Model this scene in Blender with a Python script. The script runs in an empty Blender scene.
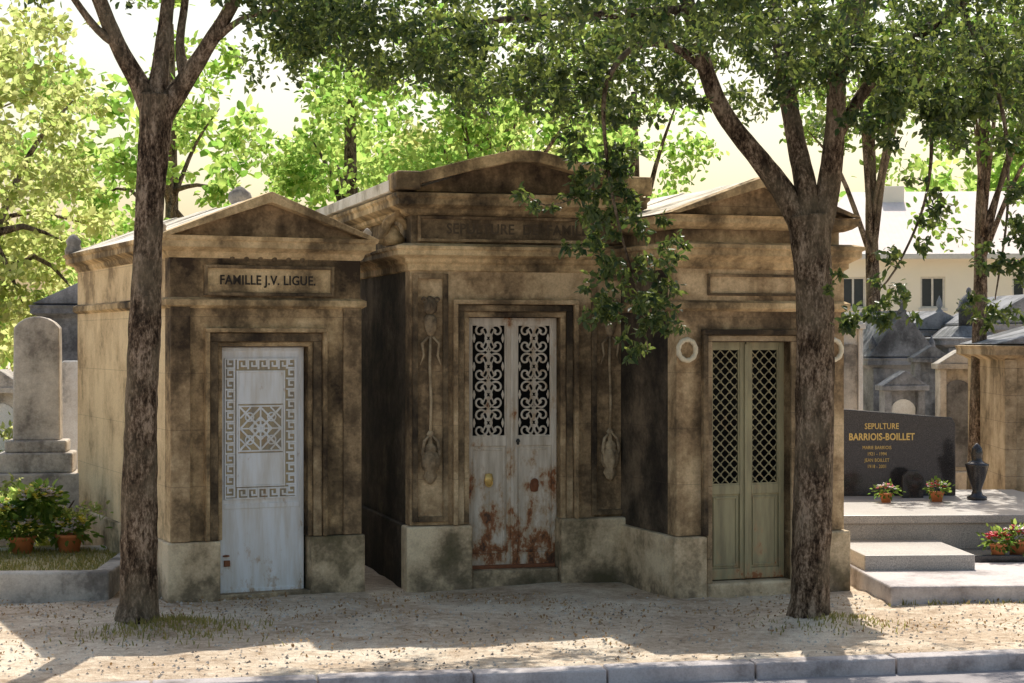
import bpy, math, random
import numpy as np
from mathutils import Vector, noise, Matrix
random.seed(7); rng=np.random.default_rng(11)
S=bpy.context.scene
H=2.1; F=1800.0
def P(px,py,D): return Vector(((px-512)/F*D, D, H+(341.5-py)/F*D))
def gx(px,D): return (px-512)/F*D

# ------------------------------------------------------------------ materials
def newmat(name):
    m=bpy.data.materials.new(name); m.use_nodes=True
    nt=m.node_tree; b=nt.nodes['Principled BSDF']
    return m,nt,b
def N(nt,t,**k):
    n=nt.nodes.new(t)
    for a,v in k.items(): setattr(n,a,v)
    return n
def noise_n(nt,vec,scale,detail=4,rough=.6,vscale=(1,1,1),off=(0,0,0)):
    if vscale!=(1,1,1) or off!=(0,0,0):
        mp=N(nt,'ShaderNodeMapping'); mp.inputs['Scale'].default_value=vscale; mp.inputs['Location'].default_value=off
        nt.links.new(vec,mp.inputs['Vector']); vec=mp.outputs[0]
    n=N(nt,'ShaderNodeTexNoise'); n.inputs['Scale'].default_value=scale; n.inputs['Detail'].default_value=min(detail,5); n.inputs['Roughness'].default_value=rough
    nt.links.new(vec,n.inputs['Vector']); return n.outputs['Fac']
def mth(nt,op,a,b=None,clamp=False):
    n=N(nt,'ShaderNodeMath',operation=op); n.use_clamp=clamp
    for i,v in enumerate((a,b)):
        if v is None: continue
        if isinstance(v,(int,float)): n.inputs[i].default_value=v
        else: nt.links.new(v,n.inputs[i])
    return n.outputs[0]
def ramp(nt,fac,stops):
    r=N(nt,'ShaderNodeValToRGB'); e=r.color_ramp.elements
    while len(e)<len(stops): e.new(.5)
    for i,(p,c) in enumerate(stops):
        e[i].position=min(max(p,0),1); e[i].color=(*c,1) if len(c)==3 else c
    nt.links.new(fac,r.inputs[0]); return r.outputs[0]
def mixc(nt,fac,a,b,mode='MIX'):
    n=N(nt,'ShaderNodeMix',data_type='RGBA',blend_type=mode)
    if isinstance(fac,(int,float)): n.inputs[0].default_value=fac
    else: nt.links.new(fac,n.inputs[0])
    for i,v in ((6,a),(7,b)):
        if isinstance(v,tuple): n.inputs[i].default_value=(*v,1)
        else: nt.links.new(v,n.inputs[i])
    return n.outputs[2]
def bump(nt,b,h,strength=.4,dist=.02):
    n=N(nt,'ShaderNodeBump'); n.inputs['Strength'].default_value=strength; n.inputs['Distance'].default_value=dist
    nt.links.new(h,n.inputs['Height']); nt.links.new(n.outputs[0],b.inputs['Normal'])

def stone(name,light,mid,dark,dirt=.5,topdirt=None,courses=0,moss=0,off=(0,0,0),rough=.9,streak=.35,jw=.014,jd=.65):
    m,nt,b=newmat(name); g=N(nt,'ShaderNodeNewGeometry').outputs['Position']
    st=noise_n(nt,g,1.0,4,.6,(3.1,3.1,.9),off)
    bl=noise_n(nt,g,1.5,5,.68,(1,1,1),(off[0]+5,2,1))
    fi=noise_n(nt,g,24,4,.7)
    v=mth(nt,'ADD',mth(nt,'MULTIPLY',st,streak),mth(nt,'MULTIPLY',bl,1.02-streak))
    v=mth(nt,'ADD',v,mth(nt,'MULTIPLY',fi,.16))
    v=mth(nt,'SUBTRACT',v,.09)
    sep=N(nt,'ShaderNodeSeparateXYZ'); nt.links.new(g,sep.inputs[0]); z=sep.outputs[2]
    if topdirt:
        for (za,zb,am) in topdirt:
            mr=N(nt,'ShaderNodeMapRange'); mr.inputs[1].default_value=za; mr.inputs[2].default_value=zb
            mr.inputs[3].default_value=0; mr.inputs[4].default_value=am; nt.links.new(z,mr.inputs[0])
            v=mth(nt,'ADD',v,mr.outputs[0])
    c0=.70-.40*dirt
    dk2=tuple(mid[i]*.36+dark[i]*.6 for i in range(3))
    col=ramp(nt,v,[(c0-.10,light),(c0,mid),(c0+.075,dk2),(c0+.17,dark)])
    sp=noise_n(nt,g,75,2,.6)
    col=mixc(nt,.35,col,ramp(nt,sp,[(.32,(.6,.57,.53)),(.6,(1,1,1))]),'MULTIPLY')
    hgt=mth(nt,'ADD',fi,mth(nt,'MULTIPLY',sp,.5))
    if courses:
        fr=mth(nt,'FRACT',mth(nt,'DIVIDE',z,courses))
        ln=mth(nt,'LESS_THAN',fr,jw)
        col=mixc(nt,mth(nt,'MULTIPLY',ln,jd),col,(.08,.06,.05))
        hgt=mth(nt,'SUBTRACT',hgt,mth(nt,'MULTIPLY',ln,1.2))
    if moss:
        col=mixc(nt,mth(nt,'MULTIPLY',ramp(nt,bl,[(.5,(0,0,0)),(.68,(1,1,1))]),moss),col,(.15,.145,.06))
    nt.links.new(col,b.inputs['Base Color']); b.inputs['Roughness'].default_value=rough
    b.inputs['Specular IOR Level'].default_value=.2
    bump(nt,b,hgt,.6,.014)
    return m
SL=(.84,.64,.38); SM=(.50,.35,.19); SD=(.06,.042,.028)
M_front=stone('limestone_sooty',SL,SM,SD,.52,((1.6,2.3,.06),(2.3,2.9,.04),(2.9,3.2,-.05)),.46,jw=.010,jd=.4)
M_front2=stone('limestone_sooty_b',(.78,.59,.36),(.43,.30,.17),SD,.56,((1.2,2.0,.05),(2.35,2.5,-.10),(2.9,3.05,.10)),.46,off=(3,1,2),jw=.010,jd=.4)
M_pil=stone('limestone_soot_and_shade',(.66,.50,.31),(.33,.235,.135),(.045,.034,.025),.60,((.5,2.5,.04),),off=(8,3,2))  # shade of recessed mouldings put into the sooty stone's darker colour
M_flank_l=stone('limestone_clean_lightened',(.92,.71,.43),(.74,.55,.32),(.24,.16,.09),.40,((2.2,2.8,.03),(.9,.4,.05)),courses=.46,off=(7,0,0),jw=.010,jd=.3)  # clean pale stone, lightened further in colour as if more light fell on it
M_flank_d=stone('limestone_flank_dark',(.24,.18,.12),(.11,.085,.06),(.028,.023,.019),.58,courses=.46,streak=.2,jd=.4)  # darker stone tone for the flanks facing neighbouring tombs
M_plinth=stone('limestone_plinth',(.88,.73,.50),(.62,.48,.31),(.13,.10,.07),.47,((.25,.0,.08),),moss=.4,off=(1,6,0),streak=.2)
M_cornice=stone('limestone_cornice',(.90,.68,.39),(.52,.37,.20),(.06,.044,.03),.54,off=(4,4,4))
M_roof=stone('stone_roof_slabs',(.84,.78,.68),(.66,.59,.48),(.17,.14,.11),.40,moss=.3)
M_carv=stone('carved_stone',(.62,.49,.32),(.36,.27,.17),(.06,.045,.035),.50,off=(0,7,0),streak=.2)
M_grey=stone('grey_stone',(.70,.64,.56),(.50,.45,.39),(.14,.125,.11),.46)
M_greyd=stone('grey_stone_dark',(.36,.36,.38),(.22,.223,.235),(.06,.06,.065),.50,off=(2,2,2))
M_white=stone('white_stone',(.86,.84,.80),(.74,.70,.64),(.32,.30,.27),.34)
M_tan=stone('tan_stone',(.60,.47,.31),(.42,.31,.19),(.12,.09,.055),.50,courses=.3)
M_kerb=stone('kerb_granite',(.66,.60,.58),(.50,.45,.44),(.24,.21,.2),.42,streak=.2)

def plain(name,col,rough=.6,metal=0,var=.25,scale=12,spec=.5,bumps=.1):
    m,nt,b=newmat(name); g=N(nt,'ShaderNodeNewGeometry').outputs['Position']
    n=noise_n(nt,g,scale,4,.65)
    c=mixc(nt,n,tuple(x*(1-var) for x in col),tuple(min(1,x*(1+var)) for x in col))
    nt.links.new(c,b.inputs['Base Color']); b.inputs['Roughness'].default_value=rough; b.inputs['Metallic'].default_value=metal
    b.inputs['Specular IOR Level'].default_value=spec
    bump(nt,b,n,bumps,.01); return m
def paint(name,col,rustz=(0,.7),rust=.5,thr=.56,dirt=(.30,.26,.2)):
    m,nt,b=newmat(name); g=N(nt,'ShaderNodeNewGeometry').outputs['Position']
    n=noise_n(nt,g,5,5,.7,(1.5,1.5,.9)); s=noise_n(nt,g,3,5,.6,(6,6,.7))
    sep=N(nt,'ShaderNodeSeparateXYZ'); nt.links.new(g,sep.inputs[0])
    mr=N(nt,'ShaderNodeMapRange'); mr.inputs[1].default_value=rustz[0]; mr.inputs[2].default_value=rustz[1]; mr.inputs[3].default_value=rust*.22; mr.inputs[4].default_value=-.06
    nt.links.new(sep.outputs[2],mr.inputs[0])
    v=mth(nt,'ADD',n,mr.outputs[0])
    base=mixc(nt,ramp(nt,s,[(.38,(0,0,0)),(.68,(1,1,1))]),col,dirt)
    base=mixc(nt,ramp(nt,v,[(thr-.10,(0,0,0)),(thr,(.7,.7,.7))]),base,(.46,.30,.16))
    c=mixc(nt,ramp(nt,v,[(thr,(0,0,0)),(thr+.05,(1,1,1))]),base,(.30,.115,.04))
    c=mixc(nt,ramp(nt,v,[(thr+.08,(0,0,0)),(thr+.14,(1,1,1))]),c,(.09,.04,.02))
    nt.links.new(c,b.inputs['Base Color']); b.inputs['Roughness'].default_value=.55
    bump(nt,b,n,.25,.01); return m
M_d1=paint('door_paint_white',(.88,.89,.90),(0.0,.4),.25,.66,(.72,.68,.62))
M_d1b=paint('door_backing_ochre',(.50,.39,.22),(0,.5),.3,.62)
M_d2=paint('door_paint_grey',(.76,.68,.57),(.1,1.25),.66,.58,(.48,.40,.30))
M_d3=paint('door_paint_olive',(.40,.36,.21),(.1,.4),.5,.64,(.25,.22,.13))
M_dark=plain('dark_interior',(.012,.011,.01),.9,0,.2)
M_iron=plain('dark_iron',(.04,.04,.035),.6,.3)
M_wreath=plain('ceramic_wreath',(.76,.66,.48),.5,0,.35,40)
M_letter=plain('letter_paint',(.03,.022,.016),.8)
M_letterf=plain('letter_worn',(.10,.072,.045),.9,0,.7,9)
M_gold=plain('gold_letters',(.75,.52,.18),.4,.5)
M_rust=plain('rusty_iron',(.24,.09,.04),.8,0,.6,20)
M_terra=plain('terracotta',(.65,.22,.08),.8,0,.2)
M_red=plain('red_petals',(.70,.03,.05),.6,0,.4,60)
M_pink=plain('white_petals',(.88,.76,.76),.6,0,.2,60)
M_yel=plain('yellow_petals',(.88,.74,.12),.6,0,.2,60)
M_glass=plain('window_glass',(.05,.06,.07),.1)
M_wall=plain('house_plaster',(.93,.86,.72),.9,0,.06,2)
M_frame=plain('window_frame',(.7,.67,.62),.6)
def granite():
    m,nt,b=newmat('black_granite'); g=N(nt,'ShaderNodeNewGeometry').outputs['Position']
    n=noise_n(nt,g,160,2,.5)
    nt.links.new(ramp(nt,n,[(.45,(.022,.02,.021)),(.7,(.09,.085,.085))]),b.inputs['Base Color']); b.inputs['Roughness'].default_value=.14; return m
M_gran=granite()
def granite2():
    m,nt,b=newmat('grey_granite'); g=N(nt,'ShaderNodeNewGeometry').outputs['Position']
    n=noise_n(nt,g,120,3,.6); k=noise_n(nt,g,2,5,.6)
    c=mixc(nt,.5,ramp(nt,n,[(.35,(.30,.27,.25)),(.65,(.68,.62,.56))]),ramp(nt,k,[(.3,(.6,.57,.53)),(.7,(1,.98,.95))]),'MULTIPLY')
    nt.links.new(c,b.inputs['Base Color']); b.inputs['Roughness'].default_value=.4; return m
M_gran2=granite2()
def rooftile():
    m,nt,b=newmat('roof_tiles'); g=N(nt,'ShaderNodeNewGeometry').outputs['Position']
    w=N(nt,'ShaderNodeTexWave'); w.inputs['Scale'].default_value=2.2; nt.links.new(g,w.inputs[0]); n=noise_n(nt,g,3,5,.6)
    c=mixc(nt,n,(.80,.64,.55),(.90,.82,.75)); nt.links.new(c,b.inputs['Base Color']); b.inputs['Roughness'].default_value=.8
    bump(nt,b,w.outputs['Fac'],.4,.03); return m
M_tile=rooftile()
def ground_mat():
    m,nt,b=newmat('sandy_earth'); g=N(nt,'ShaderNodeNewGeometry').outputs['Position']
    a=noise_n(nt,g,1.1,5,.7); f=noise_n(nt,g,12,5,.75); h=noise_n(nt,g,90,2,.7)
    v=mth(nt,'ADD',mth(nt,'MULTIPLY',a,.55),mth(nt,'MULTIPLY',f,.45))
    c=ramp(nt,v,[(.38,(.44,.32,.22)),(.48,(.70,.555,.41)),(.58,(.90,.78,.62))])
    c=mixc(nt,.5,c,ramp(nt,h,[(.38,(.5,.46,.43)),(.56,(1,1,1))]),'MULTIPLY')
    nt.links.new(c,b.inputs['Base Color']); b.inputs['Roughness'].default_value=.95; b.inputs['Specular IOR Level'].default_value=.1
    bump(nt,b,mth(nt,'ADD',mth(nt,'MULTIPLY',f,.8),mth(nt,'MULTIPLY',h,.5)),.9,.025); return m
M_ground=ground_mat()
def road_mat():
    m,nt,b=newmat('asphalt_worn'); g=N(nt,'ShaderNodeNewGeometry').outputs['Position']
    h=noise_n(nt,g,120,3,.7); a=noise_n(nt,g,1.5,5,.6)
    c=mixc(nt,h,(.28,.25,.255),(.50,.455,.46)); c=mixc(nt,a,c,(.40,.355,.345))
    nt.links.new(c,b.inputs['Base Color']); b.inputs['Roughness'].default_value=.9; bump(nt,b,h,.6,.01); return m
M_road=road_mat()
def leafmat(name,c1,c2,t1,t2,tr=.45,gloss=0.0):
    m,nt,b=newmat(name); g=N(nt,'ShaderNodeNewGeometry')
    f=g.outputs['Random Per Island']
    c=mixc(nt,f,c1,c2); t=mixc(nt,f,t1,t2)
    if gloss:
        nt.links.new(c,b.inputs['Base Color']); b.inputs['Roughness'].default_value=.38; b.inputs['Specular IOR Level'].default_value=gloss
        base=b.outputs[0]
    else:
        nt.nodes.remove(b); df=N(nt,'ShaderNodeBsdfDiffuse'); nt.links.new(c,df.inputs[0]); base=df.outputs[0]
    tl=N(nt,'ShaderNodeBsdfTranslucent'); nt.links.new(t,tl.inputs[0])
    mx=N(nt,'ShaderNodeMixShader'); mx.inputs[0].default_value=tr
    nt.links.new(base,mx.inputs[1]); nt.links.new(tl.outputs[0],mx.inputs[2])
    nt.links.new(mx.outputs[0],nt.nodes['Material Output'].inputs[0]); return m
L_dark=leafmat('leaf_dark_green',(.03,.06,.028),(.10,.14,.05),(.06,.12,.025),(.34,.40,.08),.42,.45)
L_bright=leafmat('leaf_bright',(.08,.14,.03),(.15,.19,.05),(.26,.52,.08),(.74,.90,.26),.64)
L_yellow=leafmat('leaf_yellow_green',(.12,.15,.05),(.18,.18,.08),(.50,.64,.16),(.90,.90,.40),.64)
L_mid=leafmat('leaf_mid',(.05,.10,.03),(.12,.16,.05),(.18,.36,.05),(.54,.68,.16),.55)
L_grass=leafmat('grass_blades',(.12,.13,.04),(.26,.22,.08),(.38,.40,.12),(.65,.55,.22),.4)
L_dry=leafmat('dry_leaves',(.26,.15,.08),(.54,.38,.21),(.3,.18,.06),(.45,.3,.12),.2)
def bark():
    m,nt,b=newmat('bark'); g=N(nt,'ShaderNodeNewGeometry').outputs['Position']
    n=noise_n(nt,g,9,5,.7,(1.6,1.6,.5)); f=noise_n(nt,g,50,4,.7,(1.2,1.2,.6)); p=noise_n(nt,g,2.5,3,.6)
    c=ramp(nt,mth(nt,'ADD',mth(nt,'MULTIPLY',n,.55),mth(nt,'MULTIPLY',f,.45)),[(.42,(.03,.02,.014)),(.50,(.14,.095,.062)),(.60,(.44,.33,.235))])
    c=mixc(nt,mth(nt,'MULTIPLY',ramp(nt,p,[(.45,(0,0,0)),(.62,(1,1,1))]),.5),c,(.26,.21,.14))
    nt.links.new(c,b.inputs['Base Color']); b.inputs['Roughness'].default_value=.95; b.inputs['Specular IOR Level'].default_value=.1
    bump(nt,b,mth(nt,'ADD',n,mth(nt,'MULTIPLY',f,.6)),1,.035); return m
M_bark=bark()

# ------------------------------------------------------------------ builder
def empty(name,loc=(0,0,0),rot=0):
    e=bpy.data.objects.new(name,None); e.location=loc; e.rotation_euler=(0,0,rot); e.empty_display_size=.2
    S.collection.objects.link(e); return e
class MB:
    def __init__(s): s.v=[]; s.f=[]
    def box(s,x0,x1,y0,y1,z0,z1):
        b=len(s.v); s.v+=[(x0,y0,z0),(x1,y0,z0),(x1,y1,z0),(x0,y1,z0),(x0,y0,z1),(x1,y0,z1),(x1,y1,z1),(x0,y1,z1)]
        s.f+=[tuple(b+i for i in q) for q in ((3,2,1,0),(4,5,6,7),(0,1,5,4),(1,2,6,5),(2,3,7,6),(3,0,4,7))]
    def ext(s,pts,y0,y1):
        b=len(s.v); n=len(pts)
        s.v+=[(x,y0,z) for x,z in pts]+[(x,y1,z) for x,z in pts]
        s.f.append(tuple(b+i for i in range(n))); s.f.append(tuple(b+n+i for i in reversed(range(n))))
        for i in range(n): j=(i+1)%n; s.f.append((b+j,b+i,b+n+i,b+n+j))
    def ring(s,x0,x1,y0,y1,prof):
        b=len(s.v)
        for o,z in prof: s.v+=[(x0-o,y0-o,z),(x1+o,y0-o,z),(x1+o,y1+o,z),(x0-o,y1+o,z)]
        for k in range(len(prof)-1):
            for i in range(4):
                j=(i+1)%4; a=b+4*k
                s.f.append((a+i,a+j,a+4+j,a+4+i))
        s.f.append((b+3,b+2,b+1,b)); t=b+4*(len(prof)-1); s.f.append((t,t+1,t+2,t+3))
    def lathe(s,prof,c,n=16,sy=1.0,fl=0.0,nf=6):
        b=len(s.v)
        for r,z in prof:
            for i in range(n):
                a=2*math.pi*i/n; q=r*(1+fl*math.cos(nf*a+z*14)); s.v.append((c[0]+q*math.cos(a),c[1]+sy*q*math.sin(a),c[2]+z))
        for k in range(len(prof)-1):
            for i in range(n):
                j=(i+1)%n; s.f.append((b+k*n+i,b+k*n+j,b+(k+1)*n+j,b+(k+1)*n+i))
        s.f.append(tuple(b+i for i in reversed(range(n)))); t=b+(len(prof)-1)*n; s.f.append(tuple(t+i for i in range(n)))
    def tube(s,pts,rad,n=6,ns=0,closed=False):
        pts=[Vector(p) for p in pts]; m=len(pts)
        if isinstance(rad,(int,float)): rad=[rad]*m
        b=len(s.v); up=None
        for k,p in enumerate(pts):
            if closed: t=pts[(k+1)%m]-pts[k-1]
            else: t=pts[min(k+1,m-1)]-pts[max(k-1,0)]
            t.normalize()
            if up is None: up=t.orthogonal().normalized()
            up=(up-t*up.dot(t)).normalized(); sd=t.cross(up)
            for i in range(n):
                a=2*math.pi*i/n; d=up*math.cos(a)+sd*math.sin(a); r=rad[k]
                if ns:
                    q=p+d*r
                    r*=1+ns*(noise.noise(Vector((d.x*3.2+p.x*2,d.y*3.2+d.z*2,p.z*1.1)))*1.0+.5*noise.noise(q*9))
                s.v.append(tuple(p+d*r))
        for k in range(m if closed else m-1):
            k2=(k+1)%m
            for i in range(n):
                j=(i+1)%n; s.f.append((b+k*n+i,b+k*n+j,b+k2*n+j,b+k2*n+i))
        if not closed:
            s.f.append(tuple(b+i for i in reversed(range(n)))); t=b+(m-1)*n; s.f.append(tuple(t+i for i in range(n)))
    def obj(s,name,mat,parent=None,bevel=0,smooth=False,loc=None):
        me=bpy.data.meshes.new(name); me.from_pydata(s.v,[],s.f); me.update()
        me.materials.append(mat)
        if smooth: me.polygons.foreach_set('use_smooth',[True]*len(me.polygons))
        o=bpy.data.objects.new(name,me); S.collection.objects.link(o)
        if parent: o.parent=parent
        if loc: o.location=loc
        if bevel:
            md=o.modifiers.new('b','BEVEL'); md.width=bevel; md.segments=2; md.limit_method='ANGLE'; md.angle_limit=.6
        return o
def B(name,mat,parent,*boxes,bevel=.006):
    m=MB()
    for b in boxes: m.box(*b)
    return m.obj(name,mat,parent,bevel)
def text(name,body,size,loc,mat,parent,ext=.004,bold=0.0,sx=1.0,align='CENTER'):
    c=bpy.data.curves.new(name,'FONT'); c.body=body; c.size=size; c.extrude=ext; c.offset=bold; c.align_x=align; c.align_y='CENTER'
    c.space_character=1.05; c.resolution_u=3
    o=bpy.data.objects.new(name,c); S.collection.objects.link(o); c.materials.append(mat)
    o.rotation_euler=(math.pi/2,0,0); o.location=loc; o.scale=(sx,1,1); o.parent=parent; return o

def smoothpath(pts,rad,step=.08):
    P_=[Vector(p) for p in pts]; out=[];ro=[]
    n=len(P_)
    for i in range(n-1):
        p0=P_[max(i-1,0)];p1=P_[i];p2=P_[i+1];p3=P_[min(i+2,n-1)]
        k=max(2,int((p2-p1).length/step))
        for j in range(k):
            t=j/k
            out.append(.5*((2*p1)+(p2-p0)*t+(2*p0-5*p1+4*p2-p3)*t*t+(3*p1-p0-3*p2+p3)*t**3)); ro.append(rad[i]*(1-t)+rad[i+1]*t)
    out.append(P_[-1]); ro.append(rad[-1]); return out,ro

def leaves(name,pos,size,mat,parent=None,seed=1,upb=.5,aspect=.5,droop=0.0):
    r=np.random.default_rng(seed); pos=np.asarray(pos,dtype=np.float64); n=len(pos)
    d=r.normal(size=(n,3)); d[:,2]-=droop; d/=np.linalg.norm(d,axis=1)[:,None]
    nn=r.normal(size=(n,3)); nn[:,2]+=upb*2; s=np.cross(nn,d); s/=np.linalg.norm(s,axis=1)[:,None]+1e-9
    nrm=np.cross(d,s)
    L=(size*r.uniform(.6,1.25,n))[:,None]; W=L*aspect*.5
    v=np.empty((n,6,3)); v[:,0]=pos; v[:,1]=pos+d*L*.35+s*W+nrm*L*.06; v[:,2]=pos+d*L*.72+s*W*.75+nrm*L*.05; v[:,3]=pos+d*L-nrm*L*.08; v[:,4]=pos+d*L*.72-s*W*.75+nrm*L*.05; v[:,5]=pos+d*L*.35-s*W+nrm*L*.06
    me=bpy.data.meshes.new(name); me.vertices.add(n*6); me.vertices.foreach_set('co',v.ravel())
    b=(np.arange(n)*6)[:,None]
    f=np.concatenate([b+np.array([0,1,2,3]),b+np.array([0,3,4,5])],axis=1).ravel()
    me.loops.add(n*8); me.loops.foreach_set('vertex_index',f.astype(np.int32))
    me.polygons.add(n*2); me.polygons.foreach_set('loop_start',(np.arange(n*2)*4).astype(np.int32))
    try: me.polygons.foreach_set('loop_total',np.full(n*2,4,dtype=np.int32))
    except Exception: pass
    me.update(calc_edges=True); me.validate(); me.materials.append(mat)
    o=bpy.data.objects.new(name,me); S.collection.objects.link(o)
    if parent: o.parent=parent
    return o
def clumps(cs,seed=1):
    r=np.random.default_rng(seed); out=[]
    for c,rad,n in cs:
        rad=np.array(rad if hasattr(rad,'__len__') else (rad,rad,rad*.7))
        k=max(2,int(n/28))
        sub=r.normal(size=(k,3)); sub/=np.linalg.norm(sub,axis=1)[:,None]; sub*=r.uniform(.25,1,(k,1))
        idx=r.integers(0,k,n)
        p=sub[idx]+r.normal(size=(n,3))*.22
        out.append(np.array(c)+p*rad)
    return np.concatenate(out)

# ------------------------------------------------------------------ ground, road, kerb
def kerb_y(x):
    x=np.clip(x,-16,16); return 11.10+.19*(x+1.32)
xs=np.concatenate([[-600,-250,-100,-50,-25,-16,-12],np.arange(-9,9.01,.09),[12,16,25,50,100,250,600]])
ys=np.concatenate([[-300,-80,-20,0,5,8],np.arange(9.0,18.5,.09),[19,20,22,25,30,40,60,100,200,400,900]])
X,Y=np.meshgrid(xs,ys); Z=np.zeros_like(X)
for i in range(X.shape[0]):
    for j in range(X.shape[1]):
        x,y=X[i,j],Y[i,j]
        if y<kerb_y(x)+.10: Z[i,j]=-.25; continue
        if abs(x)<9 and y<18.5:
            z=.035*noise.noise(Vector((x*.8,y*.8,0)))+.016*noise.noise(Vector((x*4,y*4,3)))
            for tx,ty in ((-2.78,13.33),(2.23,13.48)):
                d=math.hypot(x-tx,y-ty); z+=.07*math.exp(-(d/.38)**2)
            z+= .02*math.exp(-((y-kerb_y(x)-.3)/.3)**2)
            Z[i,j]=z-.01
ny,nx=X.shape
me=bpy.data.meshes.new('ground'); vv=np.stack([X,Y,Z],-1).reshape(-1,3)
ff=[(i*nx+j,i*nx+j+1,(i+1)*nx+j+1,(i+1)*nx+j) for i in range(ny-1) for j in range(nx-1)]
me.from_pydata(vv.tolist(),[],ff); me.polygons.foreach_set('use_smooth',[True]*len(ff)); me.materials.append(M_ground)
g=bpy.data.objects.new('ground',me); S.collection.objects.link(g)
def ky(x): return float(kerb_y(x))
m=MB(); m.v+=[(-16,-12,-.085),(16,-12,-.085),(16,ky(16)+.02,-.085),(-16,ky(-16)+.02,-.085)]; m.f.append((0,1,2,3))
m.obj('road',M_road)
k=empty('kerb',(-1.32,11.10,0),math.atan(.19))
m=MB(); x=-9.0
while x<12:
    L=random.uniform(.85,1.05); dz=random.uniform(-.008,.008)
    m.box(x+.006,x+L-.006,random.uniform(-.008,.0),.17,-.24,.02+dz); x+=L
m.obj('kerbstones',M_kerb,k,.015)

# ------------------------------------------------------------------ mausoleum helpers
def door_recess_walls(par,w,dep,H0,H1,dx0,dx1,dtop,mf,ml,mr,rec=.16):
    B('front_wall',mf,par,(0,dx0,0,rec,H0,H1),(dx1,w,0,rec,H0,H1),(dx0,dx1,0,rec,dtop,H1),bevel=.004)
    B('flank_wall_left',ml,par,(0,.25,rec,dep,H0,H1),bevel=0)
    B('flank_wall_right',mr,par,(w-.25,w,rec,dep,H0,H1),bevel=0)
    B('back_wall',mr,par,(.25,w-.25,dep-.25,dep,0,H1),bevel=0)
    B('interior_shade_sheet',M_dark,par,(.25,w-.25,rec+.14,rec+.2,0,H1),bevel=0)  # near-black sheet behind the door stands in for the shade inside
def frame3(m,x0,x1,z0,z1,wd,y0,y1):
    m.box(x0-wd,x0,y0,y1,z0,z1); m.box(x1,x1+wd,y0,y1,z0,z1); m.box(x0-wd,x1+wd,y0,y1,z1,z1+wd)
def frame4(m,x0,x1,z0,z1,wd,y0,y1):
    m.box(x0,x0+wd,y0,y1,z0,z1); m.box(x1-wd,x1,y0,y1,z0,z1); m.box(x0+wd,x1-wd,y0,y1,z1-wd,z1); m.box(x0+wd,x1-wd,y0,y1,z0,z0+wd)
def strip(m,pts,wd,y0,y1):
    for (a,b),(c,d) in zip(pts[:-1],pts[1:]):
        x0,x1=min(a,c)-wd/2,max(a,c)+wd/2; z0,z1=min(b,d)-wd/2,max(b,d)+wd/2
        m.box(x0,x1,y0+random.uniform(0,.0012),y1,z0,z1)

# ================= M1
a1=math.radians(25)
t=empty('family_tomb_mausoleum',(-2.757,14.51,0),a1); w=1.63; dp=3.65
dx0,dx1,dt=.43,1.167,2.06
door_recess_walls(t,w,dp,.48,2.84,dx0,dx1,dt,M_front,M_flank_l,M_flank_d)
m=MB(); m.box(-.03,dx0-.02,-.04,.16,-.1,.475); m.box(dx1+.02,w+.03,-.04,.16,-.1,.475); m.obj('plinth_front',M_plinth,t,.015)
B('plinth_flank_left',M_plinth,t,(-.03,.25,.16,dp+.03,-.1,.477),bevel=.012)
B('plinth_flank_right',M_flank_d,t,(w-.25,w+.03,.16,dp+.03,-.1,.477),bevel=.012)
m=MB(); frame3(m,dx0,dx1,.48,dt,.035,-.012,.1); frame3(m,dx0-.115,dx1+.115,.48,dt+.115,.035,-.065,.0); m.obj('door_surround',M_front,t,.006)
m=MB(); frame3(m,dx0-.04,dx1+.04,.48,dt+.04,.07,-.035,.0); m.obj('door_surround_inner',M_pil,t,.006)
m=MB(); m.box(.0,.16,-.03,0,.48,2.38); m.box(w-.16,w,-.03,0,.48,2.38); m.obj('pilaster_strips',M_front2,t,.005)
m=MB(); m.ring(0,w,0,dp,[(.002,2.78),(.02,2.80),(.03,2.83),(.07,2.85),(.10,2.865),(.10,2.915),(.115,2.925),(.125,2.955)]); m.obj('cornice',M_cornice,t)
m=MB(); m.ring(0,w,.0,dp,[(.004,2.37),(.04,2.395),(.04,2.44),(.004,2.46)]); m.obj('architrave_band',M_cornice,t)
za,zb=2.956,3.33; cx=w/2
m=MB(); m.ext([(-.09,za),(w+.09,za),(cx,zb-.06)],.0,.1); m.obj('pediment_tympanum',M_front2,t)
m=MB(); m.ext([(-.125,za),(-.02,za),(cx,zb-.09),(cx,zb)],-.13,.12); m.ext([(cx,zb-.09),(w+.02,za),(w+.125,za),(cx,zb)],-.13,.12); m.obj('raking_cornice',M_cornice,t,.006)
m=MB(); n=5
for i in range(n):
    y0=.12+i*(dp-.1)/n; y1=.12+(i+1)*(dp-.1)/n-.008; q=.012*(i%2)
    m.ext([(-.11,za+.002),(w+.11,za+.002),(cx,zb-.02-q)],y0,y1)
m.obj('roof_slabs',M_roof,t,.006)
m=MB()
for (xx,yy,zz,s) in ((-.06,dp-.1,2.95,.9),(-.07,.0,2.955,.5),(w+.06,.0,2.955,.45)):
    m.lathe([(.01,0),(.09*s,.0),(.10*s,.05*s),(.07*s,.10*s),(.085*s,.15*s),(.04*s,.21*s),(.005,.23*s)],(xx,yy,zz),12,.8,.1,5)
m.lathe([(.01,0),(.10,0),(.11,.06),(.07,.10),(.10,.16),(.085,.22),(.03,.27),(.004,.28)],(cx+.12,1.2,3.20),14,.8,.18,5)
m.obj('acroteria',M_grey,t,0,True)
tx0,tx1=.30,1.36
B('inscription_tablet',M_cornice,t,(tx0,tx1,-.018,-.001,2.50,2.70),bevel=.004)
m=MB(); frame4(m,tx0-.025,tx1+.025,2.475,2.725,.027,-.04,.0); m.obj('tablet_border',M_pil,t,.004)
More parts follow.
